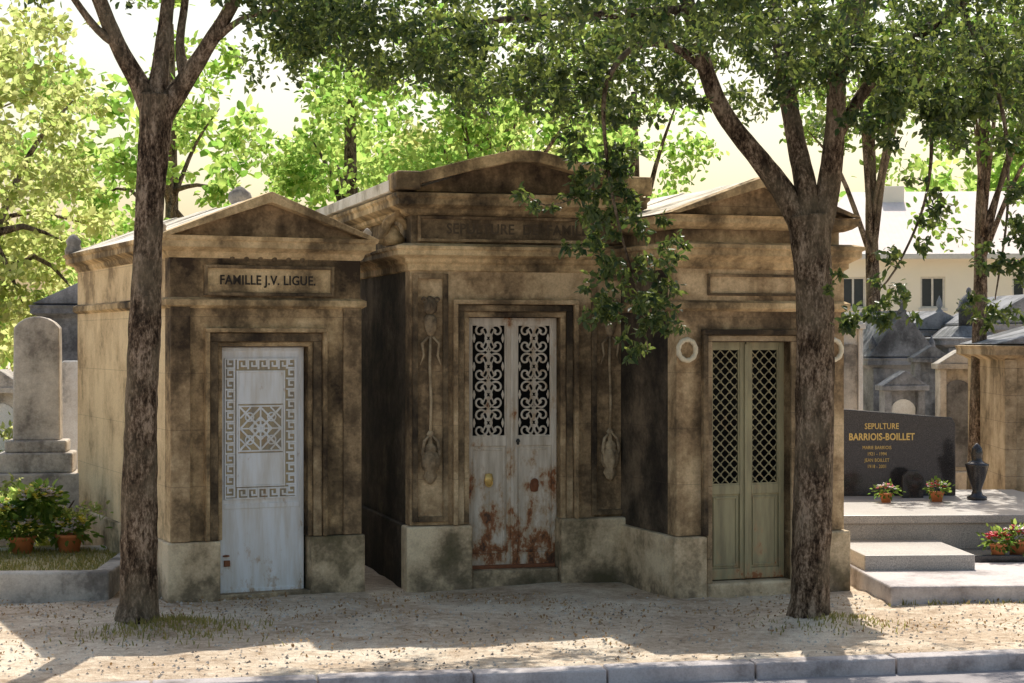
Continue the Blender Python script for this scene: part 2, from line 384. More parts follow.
text('inscription','FAMILLE J.V. LIGUE.',.108,(w/2,-.021,2.60),M_letter,t,.003,.002,.86)
m=MB()
for xx in (-.30,-.18,-.06,.06,.18,.30): m.lathe([(.005,0),(.02,.015),(.03,.05),(.014,.075),(.022,.10),(.004,.12)],(cx+xx,-.0,2.755),8,.6)
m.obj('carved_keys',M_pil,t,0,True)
d=B('door_leaf',M_d1,t,(dx0+.004,dx1-.004,.10,.135,.03,dt-.004),bevel=.003)
m=MB(); frame4(m,dx0+.01,dx1-.01,.03,dt-.01,.03,.088,.102); m.box(dx0+.04,dx1-.04,.09,.101,.72,.76); m.obj('door_frame',M_d1,t,.003)
px0,px1,pz0,pz1=dx0+.045,dx1-.075,.80,1.96
B('door_panel_backing',M_d1b,t,(px0,px1,.093,.0985,pz0,pz1),bevel=0)
m=MB(); u=.088
def meander(m,ox,oz,hor,n,u):
    for i in range(n):
        base=[(0,0),(0,1),(1,1),(1,.25),(.45,.25),(.45,.62)]
        pts=[]
        for a,b_ in base:
            a=a*.82*u; b_=b_*.82*u+.07*u
            pts.append((ox+i*u+a+.05*u,oz+b_) if hor else (ox+b_,oz+i*u+a+.05*u))
        strip(m,pts,.014,.078,.0935)
nv=int((pz1-pz0)/u)
meander(m,px0+.004,pz0+.02,False,nv,u); meander(m,px1-u-.0,pz0+.02,False,nv,u)
nh=int((px1-px0-2*u)/u)
meander(m,px0+u+.02,pz0+.006,True,nh,u); meander(m,px0+u+.02,pz1-u,True,nh,u)
frame4(m,px0,px1,pz0,pz1,.010,.076,.094); 
ix0,ix1,iz0,iz1=px0+u+.012,px1-u-.012,pz0+u+.012,pz1-u-.012
frame4(m,ix0,ix1,iz0,iz1,.014,.075,.094)
mz=(iz0+iz1)/2; hs=(ix1-ix0)/2-.018; mx=(ix0+ix1)/2
m.obj('meander_border',M_d1,t,0)
m=MB(); m.box(ix0+.014,ix1-.014,.084,.0935,iz0+.014,mz-hs-.012); m.box(ix0+.014,ix1-.014,.084,.0935,mz+hs+.012,iz1-.014); m.obj('blank_panels',M_d1,t,.003)
m=MB()
def seg(m,a,b_,wd,y0,y1):
    a=Vector((a[0],0,a[1]));b_=Vector((b_[0],0,b_[1])); dd=(b_-a).normalized(); s=Vector((-dd.z,0,dd.x))*wd/2
    m.ext([((a-s).x,(a-s).z),((b_-s).x,(b_-s).z),((b_+s).x,(b_+s).z),((a+s).x,(a+s).z)][::1],y0,y1)
frame4(m,mx-hs,mx+hs,mz-hs,mz+hs,.012,.080,.094)
for sx_ in (-1,1):
    for sz_ in (-1,1):
        seg(m,(mx,mz),(mx+sx_*hs,mz+sz_*hs),.016,.081,.0935)
        seg(m,(mx+sx_*hs*.92,mz),(mx,mz+sz_*hs*.92),.014,.0815,.0935)
        seg(m,(mx+sx_*hs*.5,mz),(mx,mz+sz_*hs*.5),.014,.0817,.0935)
        seg(m,(mx+sx_*hs*.92,mz+sz_*hs*.45),(mx+sx_*hs*.45,mz+sz_*hs*.92),.012,.0812,.0935)
        c=(mx+sx_*hs*.5,mz+sz_*hs*.5)
        m.tube([(c[0]+.035*math.cos(q),.087,c[1]+.035*math.sin(q)) for q in np.linspace(0,2*math.pi,14,endpoint=False)],.007,5,closed=True)
for R in (.03,.07): m.tube([(mx+R*math.cos(q),.086,mz+R*math.sin(q)) for q in np.linspace(0,2*math.pi,20,endpoint=False)],.008,5,closed=True)
seg(m,(mx-hs,mz),(mx+hs,mz),.012,.0825,.0935); seg(m,(mx,mz-hs),(mx,mz+hs),.012,.0827,.0935)
m.obj('rosette_panel',M_d1,t,0)
m=MB(); m.lathe([(.005,0),(.03,.0),(.03,.012),(.005,.014)],(dx0+.06,.09,.33),12); m.box(dx0+.04,dx0+.09,.07,.09,.25,.30); m.obj('door_lock',M_rust,t,.004,False)
B('threshold',M_plinth,t,(dx0-.02,dx1+.02,-.02,.16,-.1,.03),bevel=.01)

# ================= M2
a2=math.radians(16)
t=empty('sepulture_mausoleum',(-.87,15.33,0),a2); w=1.985; dp=4.4
dx0,dx1,dt=.52,1.345,2.31
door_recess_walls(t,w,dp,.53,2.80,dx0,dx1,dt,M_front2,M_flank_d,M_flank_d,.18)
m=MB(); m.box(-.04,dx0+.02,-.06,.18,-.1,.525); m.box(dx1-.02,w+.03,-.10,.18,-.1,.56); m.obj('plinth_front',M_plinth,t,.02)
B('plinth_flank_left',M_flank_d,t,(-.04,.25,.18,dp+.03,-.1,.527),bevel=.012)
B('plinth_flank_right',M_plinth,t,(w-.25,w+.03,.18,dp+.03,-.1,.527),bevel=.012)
B('door_step',M_plinth,t,(dx0+.02,dx1-.02,-.03,.3,-.1,.13),bevel=.02)
m=MB(); frame3(m,dx0,dx1,.53,dt,.045,-.012,.1); frame3(m,dx0-.11,dx1+.11,.53,dt+.11,.04,-.07,.0); m.obj('door_surround',M_front2,t,.006)
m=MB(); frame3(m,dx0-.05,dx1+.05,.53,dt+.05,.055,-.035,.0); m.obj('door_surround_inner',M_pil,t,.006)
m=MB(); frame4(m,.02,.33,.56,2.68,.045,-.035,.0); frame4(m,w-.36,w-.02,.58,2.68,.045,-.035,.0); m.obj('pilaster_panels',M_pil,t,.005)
m=MB(); m.ring(0,w,0,dp,[(.004,2.70),(.02,2.71),(.02,2.76),(.05,2.78),(.05,2.80),(.06,2.81),(.13,2.835),(.13,2.875),(.145,2.885),(.15,2.91),(.06,2.935)]); m.obj('lower_cornice',M_cornice,t)
B('attic_block',M_pil,t,(.02,w-.02,.02,dp-.02,2.936,3.2),bevel=.004)
m=MB(); frame4(m,.07,w-.07,2.955,3.175,.026,-.012,.02); m.obj('attic_border',M_front2,t,.003)
text('inscription','SEPULTURE  DE  FAMILLE',.125,(w/2,.017,3.065),M_letterf,t,.003,.002,.92)
m=MB(); m.ring(0,w,0,dp,[(.0,3.18),(.03,3.20),(.04,3.23),(.09,3.25),(.12,3.265),(.12,3.315),(.14,3.335),(.14,3.36),(.0,3.38)]); m.obj('upper_cornice',M_cornice,t)
def segarc(x0,x1,z0,zt,n=18):
    c=(x0+x1)/2; hw=(x1-x0)/2; h=zt-z0; R=(hw*hw+h*h)/(2*h)
    A=math.asin(hw/R); return [(c+R*math.sin(q),z0+h-R+R*math.cos(q)) for q in np.linspace(A,-A,n)]
def lowped(x0,x1,z0,ze,zt):
    c=(x0+x1)/2; return [(x1,z0),(x1,ze),(c+.42*(x1-c),ze+(zt-ze)*.66),(c+.10*(x1-c),zt-.008),(c-.10*(x1-c),zt-.008),(c-.42*(x1-c),ze+(zt-ze)*.66),(x0,ze),(x0,z0)]
zt=3.75
o_=lowped(-.15,w+.15,3.382,3.48,zt)[1:-1]; i_=lowped(-.13,w+.13,3.382,3.383,zt-.10)[1:-1]
m=MB()
for i in range(len(o_)-1): m.ext([i_[i],o_[i],o_[i+1],i_[i+1]],-.16,.1)
m.obj('raking_pediment_moulding',M_cornice,t,.006)
B('corner_blocks',M_cornice,t,(-.155,.06,-.17,.2,3.382,3.54),(w-.06,w+.155,-.17,.2,3.382,3.54),bevel=.02)
m=MB(); m.ext(lowped(-.0,w+.0,3.382,3.384,zt-.07)[1:-1],.0,.12); m.obj('pediment_tympanum',M_front2,t)
m=MB(); n=5
for i in range(n):
    y0=.12+i*(dp)/n; y1=.12+(i+1)*dp/n-.01; q=.015*(i%2)
    m.ext(lowped(-.16,w+.16,3.383,3.48,zt+.01-q),y0,y1)
m.obj('roof_slabs',M_roof,t,.006)
m=MB()
sp=[(-.09+ (.12*(1-q/9.5))*math.cos(q),.25,3.07+(.12*(1-q/9.5))*math.sin(q)) for q in np.linspace(0,8.2,34)]
m.tube(sp,[.03-.0006*i for i in range(34)],8)
m.lathe([(.01,0),(.09,.0),(.11,.06),(.06,.12),(.01,.2)],(-.09,.27,2.93),12)
m.tube([(-.2,.25,2.94),(-.18,.25,3.0),(-.13,.25,3.12),(-.06,.25,3.2),(.02,.25,3.22)],[.04,.04,.035,.03,.03],8)
m.obj('scroll_acroterion',M_cornice,t,0,True)
m=MB()
for px_ in (.175,w-.19):
    # torch head: fluted cup with flame, hanging ribbon, mask with scrolled hair above
    m.lathe([(.004,0),(.03,.02),(.055,.07),(.04,.11),(.06,.13),(.075,.17),(.08,.22),(.06,.27),(.04,.28),(.06,.30),(.045,.33),(.02,.35),(.016,.40),(.03,.43),(.012,.46)],(px_,-.02,.88),24,.8,.16,6)
    m.tube([(px_,-.02,1.33),(px_+.006,-.022,1.6),(px_-.006,-.022,1.9),(px_,-.02,2.17)],.013,8)
    m.lathe([(.006,0),(.03,.02),(.045,.06),(.055,.11),(.05,.16),(.03,.19)],(px_,-.02,2.14),20,.8,.10,5)
    m.lathe([(.02,0),(.055,.03),(.06,.08),(.05,.12),(.02,.15),(.004,.16)],(px_,-.015,2.33),20,.8,.06,7)
    m.tube([(px_,-.065,2.43),(px_,-.08,2.39),(px_,-.068,2.375)],[.008,.011,.006],6)
    for s in (-1,1):
        m.tube([(px_+s*(.055+.025*math.cos(q)*(1-q/9)),-.03,2.45+.03*math.sin(q)*(1-q/9)) for q in np.linspace(0,6,14)],.009,6)
        m.tube([(px_+s*.02,-.03,2.14),(px_+s*.075,-.035,2.08),(px_+s*.06,-.035,1.98),(px_+s*.09,-.03,1.90)],[.010,.014,.011,.005],6)
        m.tube([(px_+s*.01,-.03,1.30),(px_+s*.06,-.045,1.25),(px_+s*.075,-.045,1.15),(px_+s*.05,-.04,1.05)],[.008,.015,.017,.006],6)
m.obj('hanging_torches',M_carv,t,0,True)
mid=(dx0+dx1)/2
for li,(x0,x1) in enumerate(((dx0+.004,mid-.004),(mid+.004,dx1-.004))):
    m=MB(); gz0,gz1=1.27,2.25
    m.box(x0,x0+.045,.10,.14,.14,dt-.004); m.box(x1-.045,x1,.10,.14,.14,dt-.004)
    m.box(x0+.045,x1-.045,.102,.14,.14,.26); m.box(x0+.045,x1-.045,.102,.14,gz1,dt-.004); m.box(x0+.045,x1-.045,.102,.14,1.19,gz0)
    m.box(x0+.045,x1-.045,.118,.136,.26,1.19)
    frame4(m,x0+.06,x1-.06,.28,1.17,.018,.110,.119)
    m.obj('door_leaf_%d'%(li+1),M_d2,t,.004)
    m=MB(); c=(x0+x1)/2; hw=(x1-x0)/2-.05; ncell=4; ch=(gz1-gz0)/ncell
    for kx in range(ncell):
        zc=gz0+(kx+.5)*ch
        for s in (-1,1):
            for v in (-1,1):
                cc=(c+s*hw*.5,zc+v*ch*.25); R=min(hw*.5,ch*.29)
                pts=[(cc[0]-s*R*math.exp(-q*.22)*math.cos(q),.12,cc[1]+v*R*math.exp(-q*.22)*math.sin(q)) for q in np.linspace(-.6,7.2,26)]
                m.tube(pts,[.0095]*20+[.011,.012,.013,.014,.014,.014],5)
            m.tube([(c,.12,zc+.5*ch),(c+s*hw*.35,.12,zc+.32*ch),(c+s*hw*.1,.12,zc),(c+s*hw*.35,.12,zc-.32*ch),(c,.12,zc-.5*ch)],.008,5)
        m.tube([(c+.028*math.cos(q),.118,zc+.04*math.sin(q)) for q in np.linspace(0,2*math.pi,12,endpoint=False)],.010,5,closed=True)
        m.lathe([(.002,-.07),(.022,0),(.002,.07)],(c,.12,zc+.5*ch-.03),8,.5)
        for s in (-1,1): m.lathe([(.002,-.04),(.015,0),(.002,.04)],(c+s*hw*.85,.12,zc),6,.5)
    frame4(m,x0+.045,x1-.045,gz0,gz1,.012,.112,.13)
    m.obj('scroll_grille_%d'%(li+1),M_d2,t,0)
    m=MB(); m.lathe([(.004,-.055),(.03,-.05),(.042,0),(.03,.05),(.004,.055)],((x0+x1)/2,.108,.90 if not li else .84),12,.35); m.tube([((x0+x1)/2+.03*math.cos(q),.095,.87+.03*math.sin(q)) for q in np.linspace(0,2*math.pi,12,endpoint=False)],.006,5,closed=True)
    m.obj('lion_ring_knocker_%d'%(li+1),M_gold if not li else M_rust,t,0,True)
B('astragal',M_d2,t,(mid-.014,mid+.014,.088,.1,.15,dt-.02),bevel=.004)
B('threshold_plate',M_rust,t,(dx0+.03,dx1-.03,.06,.16,.131,.16),bevel=.004)
m=MB(); m.lathe([(.004,0),(.012,.005),(.012,.02),(.02,.03),(.012,.05),(.003,.055)],(mid+.05,.08,1.2),8); m.obj('door_handle',M_iron,t,0,True)

# ================= M3
a3=math.radians(20)
t=empty('burial_chapel_mausoleum',(1.35,14.78,0),a3); w=1.57; dp=3.6
dx0,dx1,dt=.32,1.055,2.10
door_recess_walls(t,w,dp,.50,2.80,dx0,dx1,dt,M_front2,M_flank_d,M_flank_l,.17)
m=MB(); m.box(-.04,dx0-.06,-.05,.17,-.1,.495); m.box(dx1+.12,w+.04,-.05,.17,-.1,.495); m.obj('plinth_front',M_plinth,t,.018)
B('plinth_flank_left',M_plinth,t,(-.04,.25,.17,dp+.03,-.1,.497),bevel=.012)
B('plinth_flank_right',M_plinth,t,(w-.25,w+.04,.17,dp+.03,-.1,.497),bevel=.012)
m=MB(); m.box(dx0-.06,dx0,.0,.17,.10,.5); m.box(dx1,dx1+.12,.0,.17,.10,.5); m.obj('jambs',M_front2,t,.004)
B('door_step',M_plinth,t,(dx0-.06,dx1+.12,-.04,.3,-.1,.10),bevel=.02)
m=MB(); frame3(m,dx0,dx1,.10,dt,.05,-.02,.1); m.obj('door_surround_inner',M_tan,t,.006)
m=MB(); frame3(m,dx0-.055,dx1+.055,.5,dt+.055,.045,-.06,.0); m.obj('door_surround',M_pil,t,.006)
m=MB(); m.ring(0,w,0,dp,[(.004,2.35),(.04,2.375),(.04,2.42),(.004,2.44)]); m.obj('architrave_band',M_cornice,t)
m=MB(); frame4(m,.28,w-.28,2.48,2.66,.022,-.02,.0); m.obj('frieze_tablet',M_pil,t,.004)
m=MB(); m.ring(0,w,0,dp,[(.002,2.70),(.03,2.72),(.03,2.76),(.06,2.78),(.11,2.81),(.11,2.86),(.13,2.87),(.13,2.90),(.06,2.92)]); m.obj('lower_cornice',M_cornice,t)
B('attic_block',M_front2,t,(.03,w-.03,.03,dp-.03,2.921,3.04),bevel=.004)
m=MB(); m.ring(0,w,0,dp,[(.0,3.03),(.05,3.05),(.09,3.08),(.09,3.12),(.11,3.14),(.0,3.15)]); m.obj('upper_cornice',M_cornice,t)
za,zb=3.152,3.48; cx=w/2
m=MB(); m.ext([(-.08,za),(w+.08,za),(cx,zb-.06)],.0,.1); m.obj('pediment_tympanum',M_front2,t)
m=MB(); m.ext([(-.11,za),(-.02,za),(cx,zb-.09),(cx,zb)],-.11,.12); m.ext([(cx,zb-.09),(w+.02,za),(w+.11,za),(cx,zb)],-.11,.12); m.obj('raking_cornice',M_cornice,t,.006)
m=MB(); n=5
for i in range(n):
    y0=.12+i*(dp-.1)/n; y1=.12+(i+1)*(dp-.1)/n-.008; q=.012*(i%2)
    m.ext([(-.11,za+.002),(w+.11,za+.002),(cx,zb-.02-q)],y0,y1)
m.obj('roof_slabs',M_roof,t,.006)
for i,(wx) in enumerate((.075,1.44)):
    m=MB(); pts=[(wx+.078*math.cos(q),-.045,2.03+.085*math.sin(q)) for q in np.linspace(0,2*math.pi,28,endpoint=False)]
    m.tube(pts,[.021+.003*math.sin(i*2.1) for i in range(28)],8,closed=True)
    m.lathe([(.003,0),(.012,.003),(.012,.03),(.003,.035)],(wx,-.02,2.10),8)
    m.obj('wreath_%d'%(i+1),M_wreath,t,0,True)
mid=(dx0+dx1)/2
for li,(x0,x1) in enumerate(((dx0+.004,mid-.004),(mid+.004,dx1-.004))):
    m=MB(); gz0,gz1=.90,2.04
    m.box(x0,x0+.05,.10,.14,.11,dt-.004); m.box(x1-.05,x1,.10,.14,.11,dt-.004)
    m.box(x0+.05,x1-.05,.102,.14,.11,.2); m.box(x0+.05,x1-.05,.102,.14,gz1,dt-.004); m.box(x0+.05,x1-.05,.102,.14,.82,gz0)
    m.box(x0+.05,x1-.05,.118,.136,.2,.82); frame4(m,x0+.065,x1-.065,.22,.80,.018,.108,.119)
    m.obj('door_leaf_%d'%(li+1),M_d3,t,.004)
    m=MB(); A,Bx=x0+.05,x1-.05; W=Bx-A; s=W/3
    for sg in (-1,1):
        for kk in range(-40,60):
            zz=gz0+kk*s
            z_a,z_b=(zz,zz+W)
            lo=max(z_a,gz0); hi=min(z_b,gz1)
            if hi-lo<.01: continue
            if sg>0: p=(A+(lo-zz),lo); q=(A+(hi-zz),hi)
            else: p=(Bx-(lo-zz),lo); q=(Bx-(hi-zz),hi)
            m.tube([(p[0],.12+.004*sg,p[1]),(q[0],.12+.004*sg,q[1])],.0052,5)
    nz=int((gz1-gz0)/(s/2))
    for kk in range(1,nz):
        for jj in range(0,7):
            if (kk+jj)%2==0:
                xx=A+jj*s/2; z_=gz0+kk*s/2
                if A+.01<xx<Bx-.01: m.lathe([(.002,-.014),(.014,0),(.002,.014)],(xx,.114,z_),6,.6)
    frame4(m,A,Bx,gz0,gz1,.012,.108,.13)
    m.obj('lattice_grille_%d'%(li+1),M_d3,t,0)
B('astragal',M_d3,t,(mid-.016,mid+.016,.086,.1,.12,dt-.02),bevel=.004)

# ------------------------------------------------------------------ right tomb (black granite)
t=empty('granite_family_grave',(3.05,14.4,0),math.radians(3))
B('base_kerb',M_kerb,t,(-.02,3.6,.0,1.5,-.1,.14),(-.02,.12,1.5,1.7,-.1,.14),bevel=.015)
B('lower_step',M_gran2,t,(.02,.98,1.0,2.2,-.1,.27),bevel=.01)
B('ledger_slab',M_gran2,t,(.0,2.6,2.2,4.9,.0,.42),bevel=.01)
B('ledger_top',M_gran2,t,(-.04,2.64,2.15,4.95,.42,.50),bevel=.012)
B('inner_bed',M_gran,t,(1.15,2.5,1.55,2.1,-.1,.2),bevel=.01)
m=MB()
m.ext([(.34,.5),(1.78,.5),(1.78,1.24),(1.74,1.31),(1.48,1.33),(.62,1.40),(.38,1.40),(.34,1.36)],4.2,4.36); m.obj('headstone',M_gran,t,.01)
text('inscription_line','SEPULTURE',.085,(1.0,4.195,1.22),M_gold,t,.003,.001,.8)
text('inscription_name','BARRIOIS-BOILLET',.10,(1.0,4.195,1.11),M_gold,t,.003,.0025,.8)
for i,s_ in enumerate(('MARIE BARRIOIS','1921 - 1994','JEAN BOILLET','1918 - 2001')): text('epitaph_%d'%i,s_,.05,(.95,4.195,1.0-.065*i),M_gold,t,.002,0,.8)
m=MB(); m.ext([(1.15,.5),(1.37,.5),(1.37,.72),(1.31,.78),(1.21,.78),(1.15,.72)],3.95,3.99); m.obj('memorial_plaque',M_gran,t,.005)
v=empty('black_grave_vase',tuple(P(977,497,18.2)))
m=MB(); m.lathe([(.10,0),(.10,.03),(.06,.05),(.045,.09),(.05,.12),(.085,.22),(.115,.34),(.12,.36),(.085,.375),(.05,.40),(.055,.44),(.06,.47),(.05,.52),(.03,.55),(.004,.575)],(0,0,0),20); m.obj('urn',M_gran,v,0,True); v.location.z=.5
def flowers(name,loc,r,n,cols,pot=True,seed=1):
    e=empty(name,loc)
    if pot:
        m=MB(); m.lathe([(r*.45,0),(r*.62,r*.75),(r*.70,r*.78),(r*.70,r*.9),(r*.5,r*.9)],(0,0,0),14); m.obj('pot',M_terra,e,0,True)
    rr=np.random.default_rng(seed)
    leaves('foliage',rr.normal(size=(n*3,3))*np.array([r*.5,r*.5,r*.3])+np.array([0,0,r*1.15]),r*.45,L_mid,e,seed)
    for ci,c in enumerate(cols):
        m=MB()
        for i in range(n//len(cols)):
            a=rr.uniform(0,6.28); q=rr.uniform(0,1)**.5*r; z=r*1.3+r*.4*math.cos(q/r*1.4)+rr.normal()*r*.08
            s=r*.16; cpt=(q*math.cos(a),q*math.sin(a),z)
            for k_ in range(5):
                an=k_*1.257+a; b=len(m.v); tl=rr.uniform(.3,.7)
                dd=Vector((math.cos(an),math.sin(an),tl))*s*1.3; sd=Vector((-math.sin(an),math.cos(an),0))*s*.6; cp=Vector(cpt)
                m.v+=[tuple(cp),tuple(cp+dd*.6+sd),tuple(cp+dd*1.1),tuple(cp+dd*.6-sd)]; m.f.append((b,b+1,b+2,b+3))
        m.obj('blossoms_%d'%ci,c,e)
    return e
flowers('flower_pot',(3.72,17.9,.5),.10,40,[M_red,M_pink],True,3)
flowers('flower_pot',(4.25,18.0,.5),.11,40,[M_pink,M_red],True,4)
flowers('flower_pot',(4.55,16.2,.18),.14,50,[M_red,M_pink],True,5)
flowers('flower_pot',(4.35,16.1,.18),.12,50,[M_red],True,6)

# ------------------------------------------------------------------ left grave plot
t=empty('grass_grave_plot',(-3.27,14.60,0),math.radians(3))
B('stone_border',M_grey,t,(-4.2,.0,0,.16,-.1,.23),(-.16,.0,.16,2.0,-.1,.22),(-4.2,-.16,1.9,2.05,-.1,.22),bevel=.02)
m=MB(); m.box(-4.2,-.16,.16,1.9,-.1,.19); m.obj('turf_bed',plain('turf_soil',(.42,.36,.20),.95,0,.4,20,.1,.5),t)
def grass(name,fn,n,h,parent=None,seed=2,mat=L_grass):
    r=np.random.default_rng(seed); v=[];f=[]
    for i in range(n):
        x,y,z=fn(r); a=r.uniform(0,6.28); hh=h*r.uniform(.4,1.2); wd=.004+.003*r.random(); lx,ly=r.normal()*hh*.4,r.normal()*hh*.4
        b=len(v); c,s=math.cos(a)*wd,math.sin(a)*wd
        v+=[(x-c,y-s,z),(x+c,y+s,z),(x+c*.7+lx*.4,y+s*.7+ly*.4,z+hh*.6),(x-c*.7+lx*.4,y-s*.7+ly*.4,z+hh*.6),(x+lx,y+ly,z+hh)]
        f+=[(b,b+1,b+2,b+3),(b+3,b+2,b+4)]
    me=bpy.data.meshes.new(name); me.from_pydata(v,[],f); me.materials.append(mat)
    o=bpy.data.objects.new(name,me); S.collection.objects.link(o)
    if parent:o.parent=parent
    return o
grass('turf_grass',lambda r:(r.uniform(-4.1,-.18),r.uniform(.17,1.88),.185),6000,.05,t)
def gpos(r,tx,ty,sx,sy):
    x=tx+r.normal()*sx; y=ty+r.normal()*sy; d=math.hypot(x-tx,y-ty)
    return x,y,-.01+.07*math.exp(-(d/.38)**2)
grass('grass',lambda r:gpos(r,-2.50,13.1,.32,.26),900,.05)
grass('grass',lambda r:gpos(r,2.36,13.3,.25,.2),400,.04,seed=5)
grass('grass',lambda r:(lambda q:(3.0+q,14.36+r.normal()*.03,-.005))(r.uniform(-.0,2.2)),200,.05,seed=8)
r=np.random.default_rng(5); n=8000; x=r.uniform(-7,7,n); y=14.9-np.abs(r.normal(size=n))*1.7
kd=np.array([noise.noise(Vector((float(a)*1.1,float(b)*1.4,7)))+.25*r.random() for a,b in zip(x,y)])
keep=(y>kerb_y(x)+.2)&(kd>.06); x=x[keep];y=y[keep]
leaves('fallen_leaves',np.stack([x,y,np.full_like(x,.018)],1),.027,L_dry,None,9,6,.6)
m=MB(); rr=random.Random(4)
for i in range(2600):
    x=rr.uniform(-5,5); y=rr.uniform(11.2,14.8)
    if y<ky(x)+.2: continue
    s=rr.uniform(.005,.014); b=len(m.v)
    m.v+=[(x+s*rr.uniform(.7,1.2),y,.01),(x,y+s,.01),(x-s,y,.01),(x,y-s,.01),(x+s*.2,y,.012+s)]; m.f+=[(b,b+1,b+4),(b+1,b+2,b+4),(b+2,b+3,b+4),(b+3,b,b+4)]
m.obj('gravel',M_grey)

t=empty('stone_stele_monument',(gx(38,18.0),18.0,0),math.radians(8))
B('base',M_grey,t,(-.45,.45,-.3,.3,-.1,.80),bevel=.02)
B('socle',M_grey,t,(-.36,.36,-.24,.24,.80,1.0),(-.30,.30,-.2,.2,1.0,1.12),bevel=.02)
m=MB(); m.ext([(-.23,1.12),(.23,1.12),(.22,2.24)]+segarc(-.22,.22,2.24,2.35,8)[1:-1]+[(-.22,2.24)],-.13,.13); m.obj('stele',M_grey,t,.015)
t=empty('white_headstone',(gx(71,20.5),20.5,0),math.radians(15))
B('plinth',M_white,t,(-.3,.3,-.15,.15,-.1,.6),bevel=.02)
m=MB(); m.ext([(-.17,.6),(.17,.6),(.17,1.8),(.08,1.88),(-.08,1.88),(-.17,1.8)],-.08,.08); m.obj('slab',M_white,t,.01)
t=empty('low_stone_tomb',(-5.6,17.3,0),math.radians(5))
B('ledger',M_grey,t,(-1.6,.25,-.1,1.9,-.1,.55),(-1.5,.15,.0,1.8,.55,.68),bevel=.02)
m=MB(); m.ext([(-.9,.68),(-.2,.68),(-.2,1.15),(-.35,1.3),(-.75,1.3),(-.9,1.15)],.5,.62); m.obj('headboard',M_grey,t,.02)
def shrub(name,loc,r,n,mat,size=.07,seed=1,asp=.45,sub=6):
    e=empty(name,loc); rr=np.random.default_rng(seed)
    cs=[(rr.normal(size=3)*np.array([r*.45,r*.45,r*.25])+np.array([0,0,r*.7]),r*.45,n//sub) for _ in range(sub)]
    leaves('foliage',clumps(cs,seed),size,mat,e,seed,.6,asp)
    m=MB()
    for i in range(7):
        a=rr.uniform(0,6.28); m.tube([(0,0,-.02),(math.cos(a)*r*.2,math.sin(a)*r*.2,r*.5),(math.cos(a)*r*.5,math.sin(a)*r*.5,r*.95)],[.012,.009,.004],5)
    m.obj('stems',M_bark,e); return e
shrub('flowering_shrub',(-4.75,16.75,.3),.45,900,L_yellow,.09,2,.35)
shrub('flowering_shrub',(-4.25,16.75,.28),.36,700,L_yellow,.07,3,.4)
shrub('flowering_shrub',(-4.55,16.5,.2),.34,700,L_yellow,.07,6,.4)
shrub('flowering_shrub',(-5.0,16.7,.2),.42,700,L_bright,.09,4,.4)
flowers('flower_pot',(-4.02,16.35,.18),.19,70,[M_yel,M_pink],True,11)
flowers('flower_pot',(-4.42,16.25,.18),.18,70,[M_pink,M_yel],True,12)
flowers('flower_pot',(-4.65,16.2,.3),.2,110,[M_yel,M_pink],False,13)
flowers('flower_pot',(-4.3,16.35,.42),.2,110,[M_yel,M_pink],False,14)

# ------------------------------------------------------------------ background monuments
def chapel(name,x,y,rot,w,dp,hh,gab,mat,matr=M_roof,open_=True,finial=0):
    t=empty(name,(x,y,0),math.radians(rot)); c=w/2
    dw=w*.18
    B('walls',mat,t,(0,c-dw,0,.2,0,hh),(c+dw,w,0,.2,0,hh),(c-dw,c+dw,0,.2,hh*.72,hh),(0,.2,.2,dp,0,hh),(w-.2,w,.2,dp,0,hh),(.2,w-.2,dp-.2,dp,0,hh),bevel=.01)
    B('door_leaf',M_iron,t,(c-dw+.002,c+dw-.002,.1,.14,0,hh*.72-.002),bevel=.005)
    m=MB(); frame3(m,c-dw,c+dw,.0,hh*.72,.07,-.04,0); m.box(.0,.13,-.05,-.001,0,hh-.05); m.box(w-.13,w,-.05,-.001,0,hh-.05); m.obj('pilasters',mat,t,.006)
    m=MB(); m.ring(0,w,0,dp,[(.002,hh-.06),(.05,hh-.03),(.12,hh),(.12,hh+.06),(.14,hh+.10),(0,hh+.12)]); m.obj('cornice',mat,t)
    z0=hh+.122
    if finial==3:   # small lantern roof: drum, dome and ball
        m=MB(); m.ring(.05,w-.05,.05,dp-.05,[(0,z0),(-.12,z0+gab*.35),(-.2,z0+gab*.5)]); m.obj('hipped_roof',matr,t,.01)
        m=MB(); m.lathe([(.16,0),(.16,.22),(.2,.24),(.2,.27),(.17,.3),(.15,.4),(.08,.48),(.03,.51),(.045,.55),(.03,.6),(.004,.62)],(c,.45,z0+gab*.48),16); m.obj('lantern',mat,t,0,True)
        return t
    m=MB(); m.ext([(-.1,z0),(w+.1,z0),(c,z0+gab)],-.1,dp+.08); m.obj('gable_roof',matr,t,.01)
    if finial==1:
        m=MB(); m.box(c-.035,c+.035,-.04,.03,z0+gab-.05,z0+gab+.32); m.box(c-.11,c-.036,-.035,.025,z0+gab+.14,z0+gab+.2); m.box(c+.036,c+.11,-.035,.025,z0+gab+.14,z0+gab+.2)
        m.obj('stone_cross',mat,t,.01)
    if finial==2:
        m=MB()
        for xx,zz in ((c,z0+gab-.05),(0,z0),(w,z0)): m.lathe([(.06,0),(.07,.04),(.03,.08),(.06,.15),(.05,.22),(.02,.28),(.004,.32)],(xx,-.02,zz),10)
        m.obj('finials',mat,t,0,True)
    return t
chapel('old_mausoleum',gx(30,22),22.5,10,1.5,2,2.45,.4,M_greyd,M_greyd)
chapel('gothic_mausoleum',gx(872,27),27,12,.95,2,1.75,.7,M_greyd,M_greyd,finial=2)
chapel('gothic_mausoleum',gx(948,28),28,-4,.8,2,2.05,.35,M_greyd,M_greyd,finial=3)
chapel('stone_mausoleum',gx(1004,20.0),20.0,-4,1.6,2.2,1.95,.25,M_tan,M_greyd)
